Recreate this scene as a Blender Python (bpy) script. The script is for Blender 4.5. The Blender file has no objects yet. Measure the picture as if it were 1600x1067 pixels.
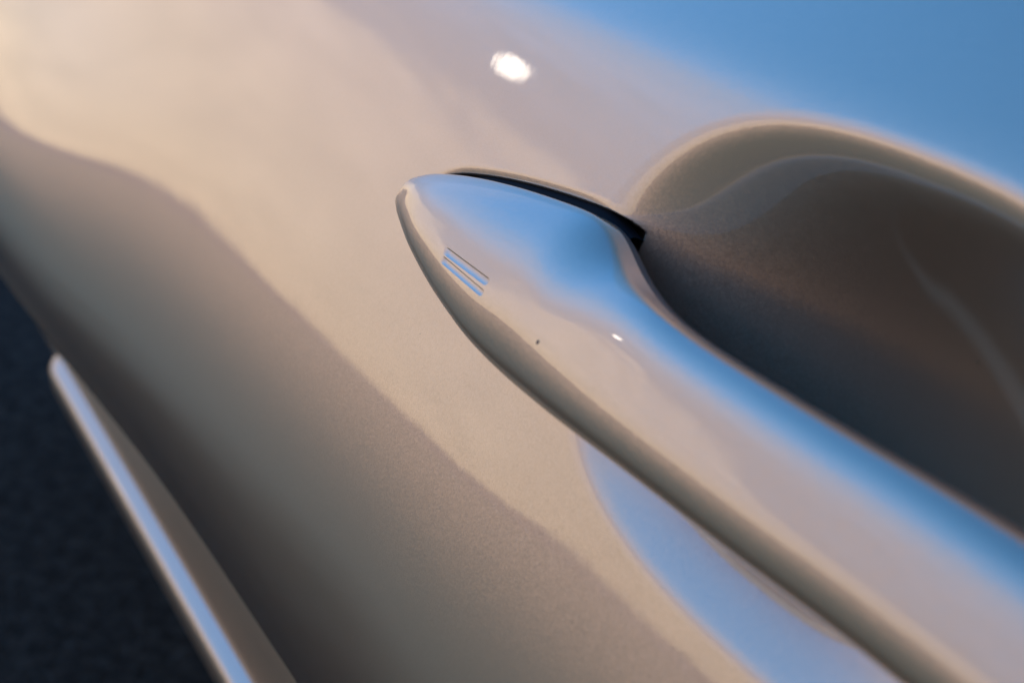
import bpy, math
import numpy as np
from mathutils import Matrix, Vector

scene = bpy.context.scene

# ------------------------------------------------------------------ camera
# world axes: x runs along the car (away from the camera), y points out of the
# door, z is up; the origin is on the door skin at the tip of the handle
CAM_LOC = (-0.31885873, 0.14713795, 0.08994927)
CAM_ROT = ((-0.44617159, 0.35394526, -0.82198155),
           (-0.88627582, -0.04719906, 0.46074660),
           (0.12428232, 0.93407441, 0.33475200))
cam_data = bpy.data.cameras.new('camera')
cam_data.sensor_width = 36.0
cam_data.lens = 36.0 * 2500.0 / 1600.0
cam_data.clip_start = 0.01
cam_data.clip_end = 5000.0
cam_data.dof.use_dof = True
cam_data.dof.focus_distance = 0.326
cam_data.dof.aperture_fstop = 18.0
cam = bpy.data.objects.new('camera', cam_data)
M = Matrix.Identity(4)
for i in range(3):
    for j in range(3):
        M[i][j] = CAM_ROT[i][j]
    M[i][3] = CAM_LOC[i]
cam.matrix_world = M
scene.collection.objects.link(cam)
scene.camera = cam

# ------------------------------------------------------------------ sky, sun, exposure
SUN_DIR = Vector((0.870, 0.4581, 0.1825)).normalized()
SUN_EL = math.asin(SUN_DIR.z)
SUN_ROT = math.atan2(SUN_DIR.x, SUN_DIR.y)

world = bpy.data.worlds.new('World')
scene.world = world
world.use_nodes = True
wn, wl = world.node_tree.nodes, world.node_tree.links
wn.clear()
sky = wn.new('ShaderNodeTexSky')
sky.sky_type = 'NISHITA'
sky.sun_disc = False
sky.sun_elevation = SUN_EL
sky.sun_rotation = SUN_ROT
sky.altitude = 100.0
sky.air_density = 1.4
sky.dust_density = 0.03
sky.ozone_density = 8.8
bg = wn.new('ShaderNodeBackground')
bg.inputs['Strength'].default_value = 0.15
wo = wn.new('ShaderNodeOutputWorld')
# evening haze and thin cloud low over the horizon, the same all the way round
wtc = wn.new('ShaderNodeTexCoord')
sep = wn.new('ShaderNodeSeparateXYZ')
wl.new(wtc.outputs['Generated'], sep.inputs[0])
stretch = wn.new('ShaderNodeMapping')
stretch.inputs['Scale'].default_value = (1.0, 1.0, 4.0)
wl.new(wtc.outputs['Generated'], stretch.inputs['Vector'])
cn = wn.new('ShaderNodeTexNoise')
cn.inputs['Scale'].default_value = 9.0
cn.inputs['Detail'].default_value = 8.0
cn.inputs['Roughness'].default_value = 0.62
wl.new(stretch.outputs['Vector'], cn.inputs['Vector'])
wob = wn.new('ShaderNodeMath'); wob.operation = 'MULTIPLY_ADD'      # height + (noise - 0.5) * 0.1
wob.inputs[1].default_value = 0.10
wl.new(cn.outputs['Fac'], wob.inputs[0])
wl.new(sep.outputs['Z'], wob.inputs[2])
hz = wn.new('ShaderNodeValToRGB')                                   # colour of the haze by height
hz.color_ramp.interpolation = 'EASE'
while len(hz.color_ramp.elements) < 4:
    hz.color_ramp.elements.new(0.5)
for e, (pos, col) in zip(hz.color_ramp.elements, ((0.05, (1.0, 0.74, 0.50, 1)), (0.176, (0.86, 0.66, 0.53, 1)),
                                                  (0.198, (0.25, 0.245, 0.34, 1)), (0.31, (0.42, 0.46, 0.70, 1)))):
    e.position = pos; e.color = col
wl.new(wob.outputs[0], hz.inputs['Fac'])
cov = wn.new('ShaderNodeValToRGB')                                  # how much of it there is by height
cov.color_ramp.interpolation = 'EASE'
while len(cov.color_ramp.elements) < 4:
    cov.color_ramp.elements.new(0.5)
for e, (pos, v) in zip(cov.color_ramp.elements, ((0.05, 0.8), (0.24, 0.85), (0.36, 0.60), (0.49, 0.0))):
    e.position = pos; e.color = (v, v, v, 1)
wl.new(wob.outputs[0], cov.inputs['Fac'])
hzs = wn.new('ShaderNodeVectorMath'); hzs.operation = 'SCALE'
hzs.inputs['Scale'].default_value = 3.4
mot = wn.new('ShaderNodeTexNoise')                                  # mottling inside the haze
mot.inputs['Scale'].default_value = 26.0
mot.inputs['Detail'].default_value = 6.0
wl.new(stretch.outputs['Vector'], mot.inputs['Vector'])
mmap = wn.new('ShaderNodeMapRange')
mmap.inputs['From Min'].default_value = 0.3; mmap.inputs['From Max'].default_value = 0.7
mmap.inputs['To Min'].default_value = 0.83; mmap.inputs['To Max'].default_value = 1.17
wl.new(mot.outputs['Fac'], mmap.inputs['Value'])
hzm = wn.new('ShaderNodeVectorMath'); hzm.operation = 'SCALE'
wl.new(hz.outputs['Color'], hzm.inputs[0]); wl.new(mmap.outputs['Result'], hzm.inputs['Scale'])
wl.new(hzm.outputs[0], hzs.inputs[0])
mixc = wn.new('ShaderNodeMix'); mixc.data_type = 'RGBA'
wl.new(cov.outputs['Color'], mixc.inputs['Factor'])
wl.new(sky.outputs['Color'], mixc.inputs['A'])
wl.new(hzs.outputs[0], mixc.inputs['B'])
wl.new(mixc.outputs['Result'], bg.inputs['Color'])
wl.new(bg.outputs['Background'], wo.inputs['Surface'])

sun_data = bpy.data.lights.new('sun', 'SUN')
sun_data.energy = 0.0010
sun_data.angle = math.radians(1.2)
sun_data.color = (1.0, 0.86, 0.70)
sun = bpy.data.objects.new('sun', sun_data)
sun.rotation_euler = SUN_DIR.to_track_quat('Z', 'Y').to_euler()
scene.collection.objects.link(sun)

vs = scene.view_settings
vs.view_transform = 'Standard'
vs.look = 'None'
vs.exposure = 1.5
vs.gamma = 1.0
vs.use_curve_mapping = False
scene.cycles.use_denoising = True
scene.cycles.max_bounces = 8


# ------------------------------------------------------------------ helpers
def new_mat(name):
    m = bpy.data.materials.new(name)
    m.use_nodes = True
    nt = m.node_tree
    return m, nt.nodes, nt.links, nt.nodes['Principled BSDF']


def link_mesh(name, verts, quads, mat, parent=None, smooth=True):
    me = bpy.data.meshes.new(name)
    verts = np.ascontiguousarray(verts, dtype=np.float32).reshape(-1, 3)
    quads = np.ascontiguousarray(quads, dtype=np.int32).reshape(-1, 4)
    n = len(quads)
    me.vertices.add(len(verts))
    me.vertices.foreach_set('co', verts.ravel())
    me.loops.add(n * 4)
    me.loops.foreach_set('vertex_index', quads.ravel())
    me.polygons.add(n)
    me.polygons.foreach_set('loop_start', np.arange(0, n * 4, 4, dtype=np.int32))
    me.polygons.foreach_set('use_smooth', np.full(n, smooth, dtype=bool))
    me.update(calc_edges=True)
    me.validate()
    me.materials.append(mat)
    o = bpy.data.objects.new(name, me)
    scene.collection.objects.link(o)
    o.parent = parent
    return o


def grid_quads(nu, nv, wrap=False):
    """quads of a nu x nv vertex grid (row-major), wrap closes the v direction"""
    i = np.arange(nu - 1)[:, None]
    j = np.arange(nv if wrap else nv - 1)[None, :]
    j2 = (j + 1) % nv
    return np.stack([i * nv + j, (i + 1) * nv + j, (i + 1) * nv + j2, i * nv + j2], -1).reshape(-1, 4)


def sstep(a, b, x):
    t = np.clip((x - a) / (b - a), 0, 1)
    return t * t * t * (t * (t * 6 - 15) + 10)


def pchip(xk, yk, x):
    xk, yk = np.asarray(xk, float), np.asarray(yk, float)
    h = np.diff(xk); d = np.diff(yk) / h
    m = np.zeros_like(yk)
    for k in range(1, len(xk) - 1):
        if d[k - 1] * d[k] > 0:
            w1, w2 = 2 * h[k] + h[k - 1], h[k] + 2 * h[k - 1]
            m[k] = (w1 + w2) / (w1 / d[k - 1] + w2 / d[k])
    m[0], m[-1] = d[0], d[-1]
    i = np.clip(np.searchsorted(xk, x) - 1, 0, len(h) - 1)
    t = (x - xk[i]) / h[i]
    return ((2 * t**3 - 3 * t**2 + 1) * yk[i] + (t**3 - 2 * t**2 + t) * h[i] * m[i]
            + (-2 * t**3 + 3 * t**2) * yk[i + 1] + (t**3 - t**2) * h[i] * m[i + 1])


def axis(*pieces):
    """non-uniform samples: (start, stop, step) pieces, in millimetres -> metres"""
    out = []
    for a, b, st in pieces:
        n = max(1, int(round(abs(b - a) / st)))
        out.append(np.linspace(a, b, n, endpoint=False))
    out.append([pieces[-1][1]])
    return np.concatenate(out) / 1000.0


# ------------------------------------------------------------------ materials
def paint_material(name, base=(0.86, 0.54, 0.33), flake=0.10):
    m, nd, lk, p = new_mat(name)
    p.inputs['Base Color'].default_value = (*base, 1)
    p.inputs['Metallic'].default_value = 0.95
    p.inputs['Roughness'].default_value = 0.40
    p.inputs['Coat Weight'].default_value = 1.0
    p.inputs['Coat Roughness'].default_value = 0.022
    p.inputs['Coat IOR'].default_value = 1.85
    tc = nd.new('ShaderNodeTexCoord')
    vor = nd.new('ShaderNodeTexVoronoi')
    vor.inputs['Scale'].default_value = 4500.0
    lk.new(tc.outputs['Object'], vor.inputs['Vector'])
    # every flake lies at its own small tilt under the lacquer
    geo = nd.new('ShaderNodeNewGeometry')
    sub = nd.new('ShaderNodeVectorMath'); sub.operation = 'SUBTRACT'
    sub.inputs[1].default_value = (0.5, 0.5, 0.5)
    lk.new(vor.outputs['Color'], sub.inputs[0])
    scl = nd.new('ShaderNodeVectorMath'); scl.operation = 'SCALE'
    scl.inputs['Scale'].default_value = flake
    lk.new(sub.outputs[0], scl.inputs[0])
    add = nd.new('ShaderNodeVectorMath'); add.operation = 'ADD'
    lk.new(geo.outputs['Normal'], add.inputs[0])
    lk.new(scl.outputs[0], add.inputs[1])
    nrm = nd.new('ShaderNodeVectorMath'); nrm.operation = 'NORMALIZE'
    lk.new(add.outputs[0], nrm.inputs[0])
    lk.new(nrm.outputs[0], p.inputs['Normal'])
    # faint orange peel in the lacquer itself
    nz = nd.new('ShaderNodeTexNoise')
    nz.inputs['Scale'].default_value = 260.0
    nz.inputs['Detail'].default_value = 1.0
    lk.new(tc.outputs['Object'], nz.inputs['Vector'])
    bp = nd.new('ShaderNodeBump')
    bp.inputs['Strength'].default_value = 0.25
    bp.inputs['Distance'].default_value = 0.00002
    lk.new(nz.outputs['Fac'], bp.inputs['Height'])
    lk.new(bp.outputs['Normal'], p.inputs['Coat Normal'])
    # a few grains of dust lying on the lacquer
    dv = nd.new('ShaderNodeTexVoronoi'); dv.inputs['Scale'].default_value = 150.0
    lk.new(tc.outputs['Object'], dv.inputs['Vector'])
    sp = nd.new('ShaderNodeSeparateColor'); lk.new(dv.outputs['Color'], sp.inputs[0])
    sz = nd.new('ShaderNodeMath'); sz.operation = 'MULTIPLY_ADD'          # size of the grain in this cell, mostly none
    sz.inputs[1].default_value = 0.30; sz.inputs[2].default_value = -0.268
    lk.new(sp.outputs[0], sz.inputs[0])
    lt = nd.new('ShaderNodeMath'); lt.operation = 'LESS_THAN'
    lk.new(dv.outputs['Distance'], lt.inputs[0]); lk.new(sz.outputs[0], lt.inputs[1])
    dm = nd.new('ShaderNodeMix'); dm.data_type = 'RGBA'
    dm.inputs['A'].default_value = (*base, 1); dm.inputs['B'].default_value = (0.16, 0.12, 0.09, 1)
    lk.new(lt.outputs[0], dm.inputs['Factor']); lk.new(dm.outputs['Result'], p.inputs['Base Color'])
    cw = nd.new('ShaderNodeMath'); cw.operation = 'SUBTRACT'; cw.inputs[0].default_value = 1.0
    lk.new(lt.outputs[0], cw.inputs[1]); lk.new(cw.outputs[0], p.inputs['Coat Weight'])
    # dried-on film that dulls the gloss in faint patches
    fm = nd.new('ShaderNodeTexNoise'); fm.inputs['Scale'].default_value = 22.0; fm.inputs['Detail'].default_value = 5.0
    lk.new(tc.outputs['Object'], fm.inputs['Vector'])
    fr = nd.new('ShaderNodeMapRange'); fr.inputs['From Min'].default_value = 0.45; fr.inputs['From Max'].default_value = 0.75
    fr.inputs['To Min'].default_value = 0.018; fr.inputs['To Max'].default_value = 0.06
    lk.new(fm.outputs['Fac'], fr.inputs['Value']); lk.new(fr.outputs['Result'], p.inputs['Coat Roughness'])
    return m


PAINT = paint_material('champagne_metallic_paint')

ASPH, nd, lk, p = new_mat('asphalt')
tc = nd.new('ShaderNodeTexCoord')
n1 = nd.new('ShaderNodeTexNoise'); n1.inputs['Scale'].default_value = 60.0
n1.inputs['Detail'].default_value = 4.0
n2 = nd.new('ShaderNodeTexVoronoi'); n2.inputs['Scale'].default_value = 140.0
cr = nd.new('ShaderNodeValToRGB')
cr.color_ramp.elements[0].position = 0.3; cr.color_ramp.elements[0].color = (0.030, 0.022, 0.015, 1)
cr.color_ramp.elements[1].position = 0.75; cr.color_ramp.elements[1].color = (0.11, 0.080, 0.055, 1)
bp = nd.new('ShaderNodeBump'); bp.inputs['Strength'].default_value = 0.9; bp.inputs['Distance'].default_value = 0.004
lk.new(tc.outputs['Object'], n1.inputs['Vector']); lk.new(tc.outputs['Object'], n2.inputs['Vector'])
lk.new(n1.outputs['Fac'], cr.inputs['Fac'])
# asphalt, dark along the car; warm sunlit bounce painted into its colour further out
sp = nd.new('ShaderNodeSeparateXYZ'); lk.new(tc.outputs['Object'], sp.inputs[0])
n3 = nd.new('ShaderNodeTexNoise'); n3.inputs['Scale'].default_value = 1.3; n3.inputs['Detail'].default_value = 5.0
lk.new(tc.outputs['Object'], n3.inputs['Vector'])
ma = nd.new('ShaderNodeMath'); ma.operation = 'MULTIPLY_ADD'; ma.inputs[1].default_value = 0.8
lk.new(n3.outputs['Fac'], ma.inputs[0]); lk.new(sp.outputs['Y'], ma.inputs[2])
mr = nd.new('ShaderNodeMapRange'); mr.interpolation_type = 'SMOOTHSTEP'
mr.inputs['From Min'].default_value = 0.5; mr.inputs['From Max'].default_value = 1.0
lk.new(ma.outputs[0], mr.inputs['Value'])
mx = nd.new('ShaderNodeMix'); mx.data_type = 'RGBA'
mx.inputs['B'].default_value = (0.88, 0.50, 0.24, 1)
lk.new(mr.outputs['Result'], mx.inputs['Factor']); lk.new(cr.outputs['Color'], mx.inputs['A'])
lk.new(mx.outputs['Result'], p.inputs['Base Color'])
lk.new(n2.outputs['Distance'], bp.inputs['Height']); lk.new(bp.outputs['Normal'], p.inputs['Normal'])
p.inputs['Roughness'].default_value = 1.0
p.inputs['Specular IOR Level'].default_value = 0.08

HILL, nd, lk, p = new_mat('dry_hills')
n1 = nd.new('ShaderNodeTexNoise'); n1.inputs['Scale'].default_value = 0.12
cr = nd.new('ShaderNodeValToRGB')
cr.color_ramp.elements[0].color = (0.26, 0.22, 0.17, 1)
cr.color_ramp.elements[1].color = (0.40, 0.34, 0.27, 1)
tc = nd.new('ShaderNodeTexCoord')
lk.new(tc.outputs['Object'], n1.inputs['Vector']); lk.new(n1.outputs['Fac'], cr.inputs['Fac'])
lk.new(cr.outputs['Color'], p.inputs['Base Color']); p.inputs['Roughness'].default_value = 1.0

SEAL, nd, lk, p = new_mat('matt_grey_seal')
df = nd.new('ShaderNodeBsdfDiffuse')
df.inputs['Color'].default_value = (0.05, 0.045, 0.04, 1)
lk.new(df.outputs['BSDF'], nd['Material Output'].inputs['Surface'])

BACK, nd, lk, p = new_mat('shaded_handle_back')
p.inputs['Base Color'].default_value = (0.11, 0.08, 0.06, 1)  # darker than the body paint: shade behind the handle put into the colour
p.inputs['Roughness'].default_value = 0.5
p.inputs['Specular IOR Level'].default_value = 0.3

RUBBER, nd, lk, p = new_mat('black_seal_rubber')
p.inputs['Base Color'].default_value = (0.012, 0.012, 0.013, 1)
p.inputs['Roughness'].default_value = 0.6
p.inputs['Specular IOR Level'].default_value = 0.06

# ------------------------------------------------------------------ ground and horizon
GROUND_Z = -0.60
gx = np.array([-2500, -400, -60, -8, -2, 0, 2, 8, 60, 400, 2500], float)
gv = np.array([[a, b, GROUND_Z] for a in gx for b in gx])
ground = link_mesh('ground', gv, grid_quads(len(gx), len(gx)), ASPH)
ground['kind'] = 'structure'

rng = np.random.default_rng(7)
ang = np.linspace(0, 2 * math.pi, 1441)[:-1]
prof = np.zeros_like(ang)
for k, amp in ((3, .9), (7, .8), (13, .7), (29, .55), (61, .35), (117, .25), (233, .18), (420, .12)):
    prof += amp * np.sin(k * ang + rng.uniform(0, 6.28))
elev = np.radians(np.clip(0.7 + 0.14 * prof, 0.25, 3.0))
rings = []
for f, rad in ((0.0, 420.0), (0.55, 440.0), (1.0, 470.0), (0.0, 620.0)):
    rings.append(np.stack([rad * np.cos(ang), rad * np.sin(ang),
                           GROUND_Z - 0.5 + 470.0 * np.tan(elev) * f + 0.5 * (f > 0)], -1))
rv = np.stack(rings, 0)
hills = link_mesh('hills', rv, grid_quads(4, len(ang), True), HILL, smooth=False)
hills['kind'] = 'structure'

# ------------------------------------------------------------------ the car
car = bpy.data.objects.new('car', None)
car.location = (0, 0, 0)
scene.collection.objects.link(car)
car['label'] = 'champagne metallic car seen close at its door handle, above dark asphalt'
car['category'] = 'car'

# --- section of the body side: tilt of the surface against height along the skin (mm, degrees)
PT = np.array([(-300, -24.5), (-150, -24), (-128, -22), (-112, -17), (-96, -9.5), (-80, 1), (-66, 11), (-54, 18), (-45, 21.5),
               (-38, 22.9), (-28, 22.8), (-12, 21.9), (4, 21.0), (12, 20.7), (20, 20.5), (27, 20.6), (35, 21.2),
               (41, 22.4), (45, 24.2), (47.5, 29.5), (50.5, 37.5), (56, 42), (80, 44), (140, 42), (250, 36)], float)
_S = np.arange(-300, 250.01, 0.25)
_k = np.linspace(-6, 6, 25); _w = np.exp(-_k**2 / 9); _w /= _w.sum()
_ph = np.radians(sum(w * np.interp(_S + k, PT[:, 0], PT[:, 1]) for w, k in zip(_w, _k)))
_z = np.concatenate([[0], np.cumsum(0.5 * (np.cos(_ph[1:]) + np.cos(_ph[:-1])))]) * 0.00025
_y = -np.concatenate([[0], np.cumsum(0.5 * (np.sin(_ph[1:]) + np.sin(_ph[:-1])))]) * 0.00025
_i0 = int(np.argmin(abs(_S)))
_z -= _z[_i0]; _y -= _y[_i0]
_S = _S / 1000.0


def skin(s):
    return np.interp(s, _S, _y), np.interp(s, _S, _z), np.interp(s, _S, _ph)


# --- plan of the handle (mm): x, lower edge, upper edge, crown height, height of the edge, lean of the crown (degrees)
HT = np.array([
    (-5, -1.6, -1.6, 0, 1.5, 9), (-5.5, -3.1, 0.1, 1.3, 1.5, 9), (-6.2, -4.3, 1.4, 2.2, 1.5, 9),
    (-10, -5.02, 3.38, 4.56, 1.5, 9), (-13.5, -5.58, 4.45, 5.8, 1.59, 9), (-17, -6.58, 5.67, 6.6, 1.68, 9),
    (-20, -7.15, 6.42, 7.2, 1.75, 9), (-25, -8.41, 7.58, 7.84, 1.88, 8.83), (-30, -9.72, 8.74, 8.4, 2, 8.67),
    (-40, -11.96, 10.67, 9.2, 2, 8.33), (-50, -13.9, 12.29, 9.9, 2, 8), (-60, -15.52, 13.63, 10.5, 2, 7.17),
    (-70, -16.97, 14.75, 11.1, 2, 6.33), (-76, -17.31, 15.37, 11.47, 2, 5.83), (-80, -17.54, 15.71, 11.7, 2, 5.5),
    (-83, -17.65, 15.85, 11.88, 2.15, 5.25), (-86, -17.73, 15.61, 12.06, 2.3, 5),
    (-89, -17.68, 14.15, 12.24, 2.45, 4.75), (-93, -17.6, 11.8, 12.51, 2.65, 4.42),
    (-98, -17.47, 10.12, 12.86, 2.9, 4), (-105, -17.18, 8.5, 13.34, 3.25, 3.42), (-115, -16.65, 6.7, 14, 3.5, 3),
    (-130, -16.02, 5.68, 15, 3.5, 3), (-145, -15.6, 5.91, 15.5, 3.5, 3), (-160, -15.19, 6.3, 16, 3.5, 3),
    (-175, -14.6, 6.72, 16.2, 3.5, 3), (-190, -14, 7.4, 16.4, 3.5, 3), (-230, -14, 7.6, 16.4, 3.5, 3)])
HT[:, 1:5] /= 1000.0
_hq = np.sqrt(-5.0 - HT[:, 0])          # root spacing keeps the tip round
TIP = -0.005


_HQ = np.linspace(0, _hq[-1], 1200)
_kw = np.exp(-0.5 * (np.arange(-150, 151) * (_HQ[1] - _HQ[0]) / 0.30)**2); _kw /= _kw.sum()


def _fair(col, odd):
    # smooth a column of the plan along the handle, mirrored at the tip so that it stays round there
    v = pchip(_hq, HT[:, col], _HQ) - HT[0, col]
    pad = np.concatenate([(-1 if odd else 1) * v[150:0:-1], v, np.full(150, v[-1]) + (v[-1] - v[-2]) * np.arange(1, 151)])
    return np.convolve(pad, _kw, 'valid') + HT[0, col]


HT[:, 2] += 0.0022 * sstep(92.0, 122.0, -HT[:, 0])
_HC = [_fair(1, True), _fair(2, True), _fair(3, True), _fair(4, False), _fair(5, False)]


def handle_plan(x):
    q = np.sqrt(np.clip((TIP - x) * 1000.0, 0, None))
    return [np.interp(q, _HQ, col) for col in _HC]


# --- door skin with the recess behind the handle and the slot round its foot
xs = axis((-620, -260, 12), (-260, -190, 2), (-190, -100, 0.6), (-100, -2, 0.28), (-2, 14, 0.6), (14, 120, 3), (120, 1400, 20))
ss = axis((-150, -60, 1.5), (-60, -38, 0.8), (-38, -20, 0.45), (-20, 4, 0.6), (4, 22, 0.2), (22, 56, 0.4),
          (56, 80, 1), (80, 250, 5))
X, S = np.meshgrid(xs, ss, indexing='ij')
# towards the front of the door the lower turn-under drops away
SHIFT = np.array([(-620, 0), (-104, 0), (-30, 0), (7, 1.7), (52, 3.3), (107, 5.6), (154, 8.3), (203, 14), (252, 20.9),
                  (300, 28.8), (359, 39.6), (430, 52), (520, 62), (1400, 75)], float) / 1000.0
_sx = np.arange(-0.62, 1.4001, 0.002)
_sv = pchip(SHIFT[:, 0], SHIFT[:, 1], _sx)
_kk = np.exp(-0.5 * (np.arange(-30, 31) / 9.0)**2); _kk /= _kk.sum()
_sv = np.convolve(np.pad(_sv, 30, mode='edge'), _kk, 'valid')
fine = np.linspace(ss[0], ss[-1], 2400)
FX, FS = np.meshgrid(xs, fine, indexing='ij')
warp = np.interp(FX, _sx, _sv) * sstep(-0.150, -0.105, FS)
FP = np.interp(np.where(FS < -0.036, np.minimum(FS + warp, -0.036), FS), _S, _ph)
FP -= math.radians(1.1) * sstep(-0.04, -0.13, FX) * sstep(-0.006, -0.032, FS)
FP += math.radians(4.0) * sstep(0.08, 0.40, FX) * sstep(0.03, -0.036, FS)
h_ = fine[1] - fine[0]
FZ = np.concatenate([np.zeros((len(xs), 1)), np.cumsum(0.5 * (np.cos(FP[:, 1:]) + np.cos(FP[:, :-1])), 1) * h_], 1)
FY = -np.concatenate([np.zeros((len(xs), 1)), np.cumsum(0.5 * (np.sin(FP[:, 1:]) + np.sin(FP[:, :-1])), 1) * h_], 1)
Y0 = np.empty_like(S); Z0 = np.empty_like(S); PH = np.empty_like(S)
for r in range(len(xs)):
    zr, yr = np.interp(0.0, fine, FZ[r]), np.interp(0.0, fine, FY[r])
    Z0[r] = np.interp(ss, fine, FZ[r]) - zr
    Y0[r] = np.interp(ss, fine, FY[r]) - yr
    PH[r] = np.interp(ss, fine, FP[r])
# ... but the bottom edge still runs close along the sill
Y0 += 0.45 * (Y0[np.argmin(abs(xs)), 0] - Y0[:, :1]) * sstep(-0.075, -0.147, S)
Z0 += 0.45 * (Z0[np.argmin(abs(xs)), 0] - Z0[:, :1]) * sstep(-0.06, -0.147, S)

CUP_X, CUP_S, CUP_P, CUP_SH = -0.150, -0.008, 2.4, 0.15
ds = S - CUP_S
dx = X - (CUP_X + CUP_SH * ds)
half = np.where(ds > 0, 0.0536, 0.0224)
CUP_A = 0.060 + 0.012 * sstep(-0.014, 0.014, ds)
rho = ((np.abs(dx) / CUP_A)**CUP_P + (np.abs(ds) / half)**CUP_P + 1e-12)**(1 / CUP_P)
kf = 0.028
rho = 1 - kf * np.logaddexp(0, (1 - rho) / kf)
rho = np.sqrt(rho**2 + 0.004)
up = sstep(-0.008, 0.004, ds)
cup = up * 0.0255 * (1 - rho**2.5) + (1 - up) * (0.0070 * (1 - rho) + 0.0185 * np.exp(-(rho / 0.20)**2))

# distance to the outline of the handle foot, in the plane of the skin
hx = TIP - np.linspace(0, 1, 260)**2 * 0.095
aL, aU = handle_plan(hx)[:2]
outline = np.concatenate([np.stack([hx[::-1], aL[::-1]], 1), np.stack([hx, aU], 1)])
near = (X > -0.12) & (X < 0.02) & (S > -0.035) & (S < 0.035)
P2 = np.stack([X[near], S[near]], 1)
best = np.full(len(P2), 1.0)
for a, b in zip(outline[:-1], outline[1:]):
    d = b - a
    L2 = d @ d
    if L2 < 1e-14:
        continue
    t = np.clip(((P2 - a) @ d) / L2, 0, 1)
    best = np.minimum(best, np.hypot(P2[:, 0] - a[0] - t * d[0], P2[:, 1] - a[1] - t * d[1]))
aLx, aUx = handle_plan(np.clip(P2[:, 0], None, TIP))[:2]
inside = (P2[:, 0] < TIP) & (P2[:, 1] > aLx) & (P2[:, 1] < aUx)
best = np.where(inside, -best, best)
delta = np.full(X.shape, 1.0)
delta[near] = best
along = sstep(-0.001, -0.026, X) * sstep(-0.004, 0.004, S)
gap = 0.0002 + 0.0014 * along
slot = 0.008 * sstep(gap + 0.00035, gap - 0.00035, delta) * sstep(-0.090, -0.077, X)
flare = 0.0005 * along * np.clip(1 - np.clip(delta - gap, 0, None) / 0.0022, 0, 1)**2.2 * sstep(-0.086, -0.060, X)
depth = np.maximum(cup, slot) + flare

DY = Y0 - depth * np.cos(PH)
DZ = Z0 - depth * np.sin(PH)
door = link_mesh('door_panel', np.stack([X, DY, DZ], -1), grid_quads(len(xs), len(ss))[:, ::-1], PAINT, car)


def extrude_profile(name, pts, x0, x1, mat, parent, step=0.02, end_round=0.0):
    """sweep an open (y, z) polyline along the car; end_round pulls the far end in"""
    pts = np.asarray(pts, float)
    n = max(2, int((x1 - x0) / step))
    gx = np.linspace(x0, x1, n)
    v = np.zeros((n, len(pts), 3))
    v[:, :, 0] = gx[:, None]
    v[:, :, 1:] = pts[None]
    return link_mesh(name, v, grid_quads(n, len(pts))[:, ::-1], mat, parent)


def rounded(pts, rad, seg=8):
    """round the corners of a 2-D polyline"""
    pts = [np.asarray(q, float) for q in pts]
    out = [pts[0]]
    for i in range(1, len(pts) - 1):
        a, b, c = pts[i - 1], pts[i], pts[i + 1]
        r = rad[i - 1]
        u, w = (a - b), (c - b)
        lu, lw = np.linalg.norm(u), np.linalg.norm(w)
        u /= lu; w /= lw
        r_ = min(r, lu * 0.49, lw * 0.49)
        p0, p1 = b + u * r_, b + w * r_
        for t in np.linspace(0, 1, seg):
            out.append((1 - t)**2 * p0 + 2 * t * (1 - t) * b + t * t * p1)
    out.append(pts[-1])
    return np.array(out)


# --- folded lower edge of the door, sill and skirt below it (y, z)
hem = rounded([(0, 0), (-0.0012, -0.0021), (-0.004, -0.0022), (-0.03, 0.006)], [0.0010, 0.0015])
hv = np.zeros((len(xs), len(hem), 3))
hv[..., 0] = xs[:, None]
hv[..., 1] = DY[:, :1] + hem[None, :, 0]
hv[..., 2] = DZ[:, :1] + hem[None, :, 1]
link_mesh('door_seal', hv, grid_quads(len(xs), len(hem)), SEAL, car)
sill_pts = rounded([(-0.075, -0.085), (-0.0335, -0.196), (-0.0315, -0.2365), (-0.045, -0.262), (-0.25, -0.275)],
                   [0.030, 0.006, 0.02], 16)
extrude_profile('sill', sill_pts, -0.62, 1.4, PAINT, car)
SKIRT_END = 0.505
skirt_pts = rounded([(-0.0335, -0.2325), (-0.0252, -0.2385), (-0.0270, -0.252), (-0.05, -0.262)], [0.0035, 0.006], 10)
n = 90
gx = np.concatenate([np.linspace(-0.62, SKIRT_END - 0.03, 40, endpoint=False), np.linspace(SKIRT_END - 0.03, SKIRT_END, 50)])
v = np.zeros((n, len(skirt_pts), 3))
v[..., 0] = gx[:, None]
pull = np.sqrt(np.clip(1 - np.clip((gx - SKIRT_END + 0.03) / 0.03, 0, 1)**2.2, 0, 1))[:, None]
v[..., 1] = -0.040 + (skirt_pts[None, :, 0] + 0.040) * pull
v[..., 2] = skirt_pts[None, :, 1]
link_mesh('side_skirt', v, grid_quads(n, len(skirt_pts))[:, ::-1], PAINT, car)
# rest of the body behind the door: shoulder, roof side and floor, out of the picture
yt, zt, pt = [float(q) for q in skin(np.array(ss[-1]))]
shell = rounded([(yt - 0.002, zt - 0.002), (yt - 0.10, zt + 0.07), (yt - 0.35, zt + 0.45), (yt - 1.2, zt + 0.47), (yt - 1.6, zt + 0.0),
                 (yt - 1.65, -0.28), (-0.25, -0.29)], [0.03, 0.08, 0.1, 0.1, 0.1], 6)
extrude_profile('body_shell', shell, -0.62, 1.4, PAINT, car, 0.1)

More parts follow.
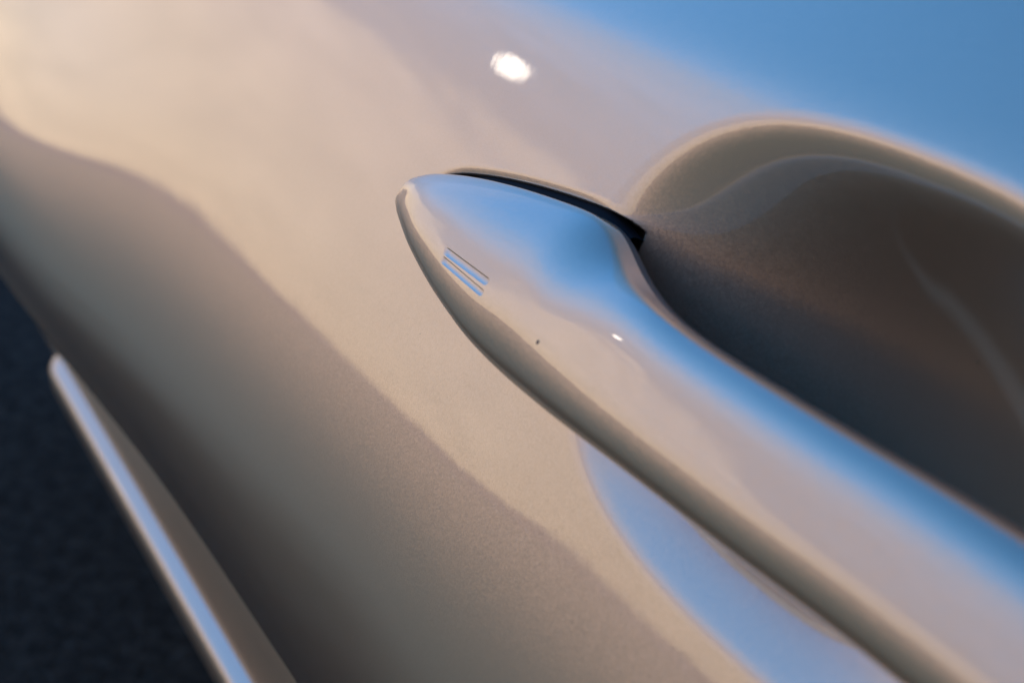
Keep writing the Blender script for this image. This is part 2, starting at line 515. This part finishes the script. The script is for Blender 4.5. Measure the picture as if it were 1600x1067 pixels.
# --- handle: one lofted shell, grooves sunk into its outer face
PHI0 = math.radians(20.8)
AX = np.array([0, -math.sin(PHI0), math.cos(PHI0)])
BX = np.array([0, math.cos(PHI0), math.sin(PHI0)])
root_u = np.concatenate([np.linspace(0, math.sqrt(0.010), 50, endpoint=False)**2, np.arange(0.010, 0.044, 0.0010),
                         np.arange(0.044, 0.072, 0.00012), np.arange(0.072, 0.22, 0.0010)])
hx = TIP - root_u
aL, aU, hH, hB, hT = [q[:, None] for q in handle_plan(hx)]
th_out = np.concatenate([np.linspace(0, 0.6, 60, endpoint=False), np.linspace(0.6, 0.95, 90, endpoint=False),
                         np.linspace(0.95, 1.66, 110, endpoint=False), np.linspace(1.66, 2.02, 190, endpoint=False),
                         np.linspace(2.02, math.pi, 110)])
th_in = np.linspace(math.pi, 2 * math.pi, 60)[1:-1]
th = np.concatenate([th_out, th_in])
# lower flank a super-ellipse, upper flank a gentle crown that ends in a tight rounded edge
c, s_ = np.cos(th)[None], np.sin(th)[None]
PW = 3.2 + 0.6 * sstep(0.080, 0.125, -hx)[:, None]
PW = np.where((c > 0) & (s_ > 0), 10.0, PW)
rr = (np.abs(c)**PW + np.abs(s_)**PW)**(1 / PW)
c, s_ = c / rr, s_ / rr
ac, aw = (aU + aL) / 2, (aU - aL) / 2
A = ac + aw * c
thick = 0.0050 * sstep(0, 0.02, root_u)[:, None]
EDGE = 0.42 + 0.42 * sstep(0.082, 0.128, -hx)[:, None]
Q = 2.3 + 2.6 * sstep(0.082, 0.128, -hx)[:, None]
LIFT = 0.60 * sstep(0.082, 0.128, -hx)[:, None]
crown = hH * np.where(c > 0, EDGE * (LIFT + (1 - LIFT) * s_) + (1 - EDGE) * (1 - np.clip(c, 0, 1)**Q), s_)
B = hB + np.where(s_ >= 0, crown, thick * s_ + hH * EDGE * LIFT * sstep(0.0, 1.0, c)) + np.tan(np.radians(hT)) * (aU - A)
HV = np.zeros((*A.shape, 3))
HV[..., 0] = hx[:, None]
HV += A[..., None] * AX + B[..., None] * BX
# black gasket that the foot of the handle sits on
foot = root_u < 0.080
gth = np.linspace(0, math.pi, 40)
gw = (aw[foot] + 0.0025 * (sstep(0.001, 0.03, root_u[foot]) * sstep(0.080, 0.064, root_u[foot]))[:, None])
gA = ac[foot] + gw * np.cos(gth)[None]
gB = -0.004 + 0.0048 * np.abs(np.sin(gth)[None])**0.35 + 0 * gA
GV = np.zeros((*gA.shape, 3)); GV[..., 0] = hx[foot][:, None]
GV += gA[..., None] * AX + gB[..., None] * BX
gasket = link_mesh('gasket', GV, grid_quads(int(foot.sum()), len(gth)), RUBBER, car)

# two touch grooves: flat-ended at the tip side, round at the other, deepest along their upper edge
tu = np.gradient(HV, axis=0); tv = np.gradient(HV, axis=1)
HN = np.cross(tu, tv)
HN /= np.linalg.norm(HN, axis=-1, keepdims=True) + 1e-15
HN *= np.sign(HN[-1, len(th_out) // 2] @ BX)
groove_id = np.zeros(A.shape, int)
sink = np.zeros_like(A)
XX = np.broadcast_to(hx[:, None], A.shape)
outer = np.broadcast_to((np.arange(len(th)) < len(th_out))[None], A.shape)
for gi, (x0, a0, x1, a1, rad) in enumerate(((-0.0512, -0.00435, -0.0728, -0.00415, 0.00080), (-0.0517, -0.00605, -0.0731, -0.00640, 0.00070)), 1):
    d = np.array([x1 - x0, a1 - a0]); L = np.hypot(*d); d /= L
    along_g = (XX - x0) * d[0] + (A - a0) * d[1]
    across = (A - a0) * d[0] * -1 + (XX - x0) * d[1]             # positive towards the upper edge
    over = np.clip(along_g - (L - rad), 0, None)
    dist = np.hypot(across, over)
    inside_g = np.minimum(rad - dist, along_g) * outer             # > 0 inside the groove
    v_ = np.clip(across / rad, -1, 1)
    floor_ = np.where(v_ < 0.60, 1 - ((0.60 - v_) / 1.60)**3.0, 1 - sstep(0.60, 1.0, v_))
    end_ = np.where(over > 0, sstep(0.0, 0.00035, rad - dist), 1.0)
    sink += np.where(inside_g > 0, 0.00030 * floor_ * end_ * sstep(0.0, 0.0035, along_g), 0)
    groove_id[inside_g > 0.00002] = gi
HV -= HN * sink[..., None]

hq = grid_quads(len(hx), len(th), True)
fid = groove_id.ravel()[hq].max(1)
back = (hq % len(th)).min(1) >= len(th_out) - 1
back |= ((hq % len(th)).max(1) == len(th) - 1)
handle = link_mesh('door_handle', HV, hq[(fid == 0) & ~back], PAINT, car)
q = hq[back]
used, inv = np.unique(q, return_inverse=True)
link_mesh('handle_back', HV.reshape(-1, 3)[used], inv.reshape(-1, 4), BACK, handle)
for gi in (1, 2):
    q = hq[fid == gi]
    used, inv = np.unique(q, return_inverse=True)
    link_mesh('touch_groove', HV.reshape(-1, 3)[used], inv.reshape(-1, 4), PAINT, handle)

# speck of dirt stuck to the bar
import bmesh
bm = bmesh.new()
bmesh.ops.create_icosphere(bm, subdivisions=2, radius=0.00042)
rs = np.random.default_rng(3)
for v in bm.verts:
    v.co *= 1 + 0.25 * (rs.random() - 0.5)
    v.co.y *= 0.35
me = bpy.data.meshes.new('dirt_speck'); bm.to_mesh(me); bm.free()
DIRT, nd, lk, p = new_mat('dry_dirt')
p.inputs['Base Color'].default_value = (0.10, 0.075, 0.055, 1); p.inputs['Roughness'].default_value = 0.9
me.materials.append(DIRT)
i_s = int(np.argmin(abs(hx + 0.0985)))
j_s = int(np.argmin(abs(A[i_s, :len(th_out)] + 0.0069)))
speck = bpy.data.objects.new('dirt_speck', me)
scene.collection.objects.link(speck)
speck.parent = handle
speck.location = HV[i_s, j_s]
speck.rotation_euler = (PHI0, 0, 0.3)
speck['label'] = 'small dark speck of dirt on the handle'
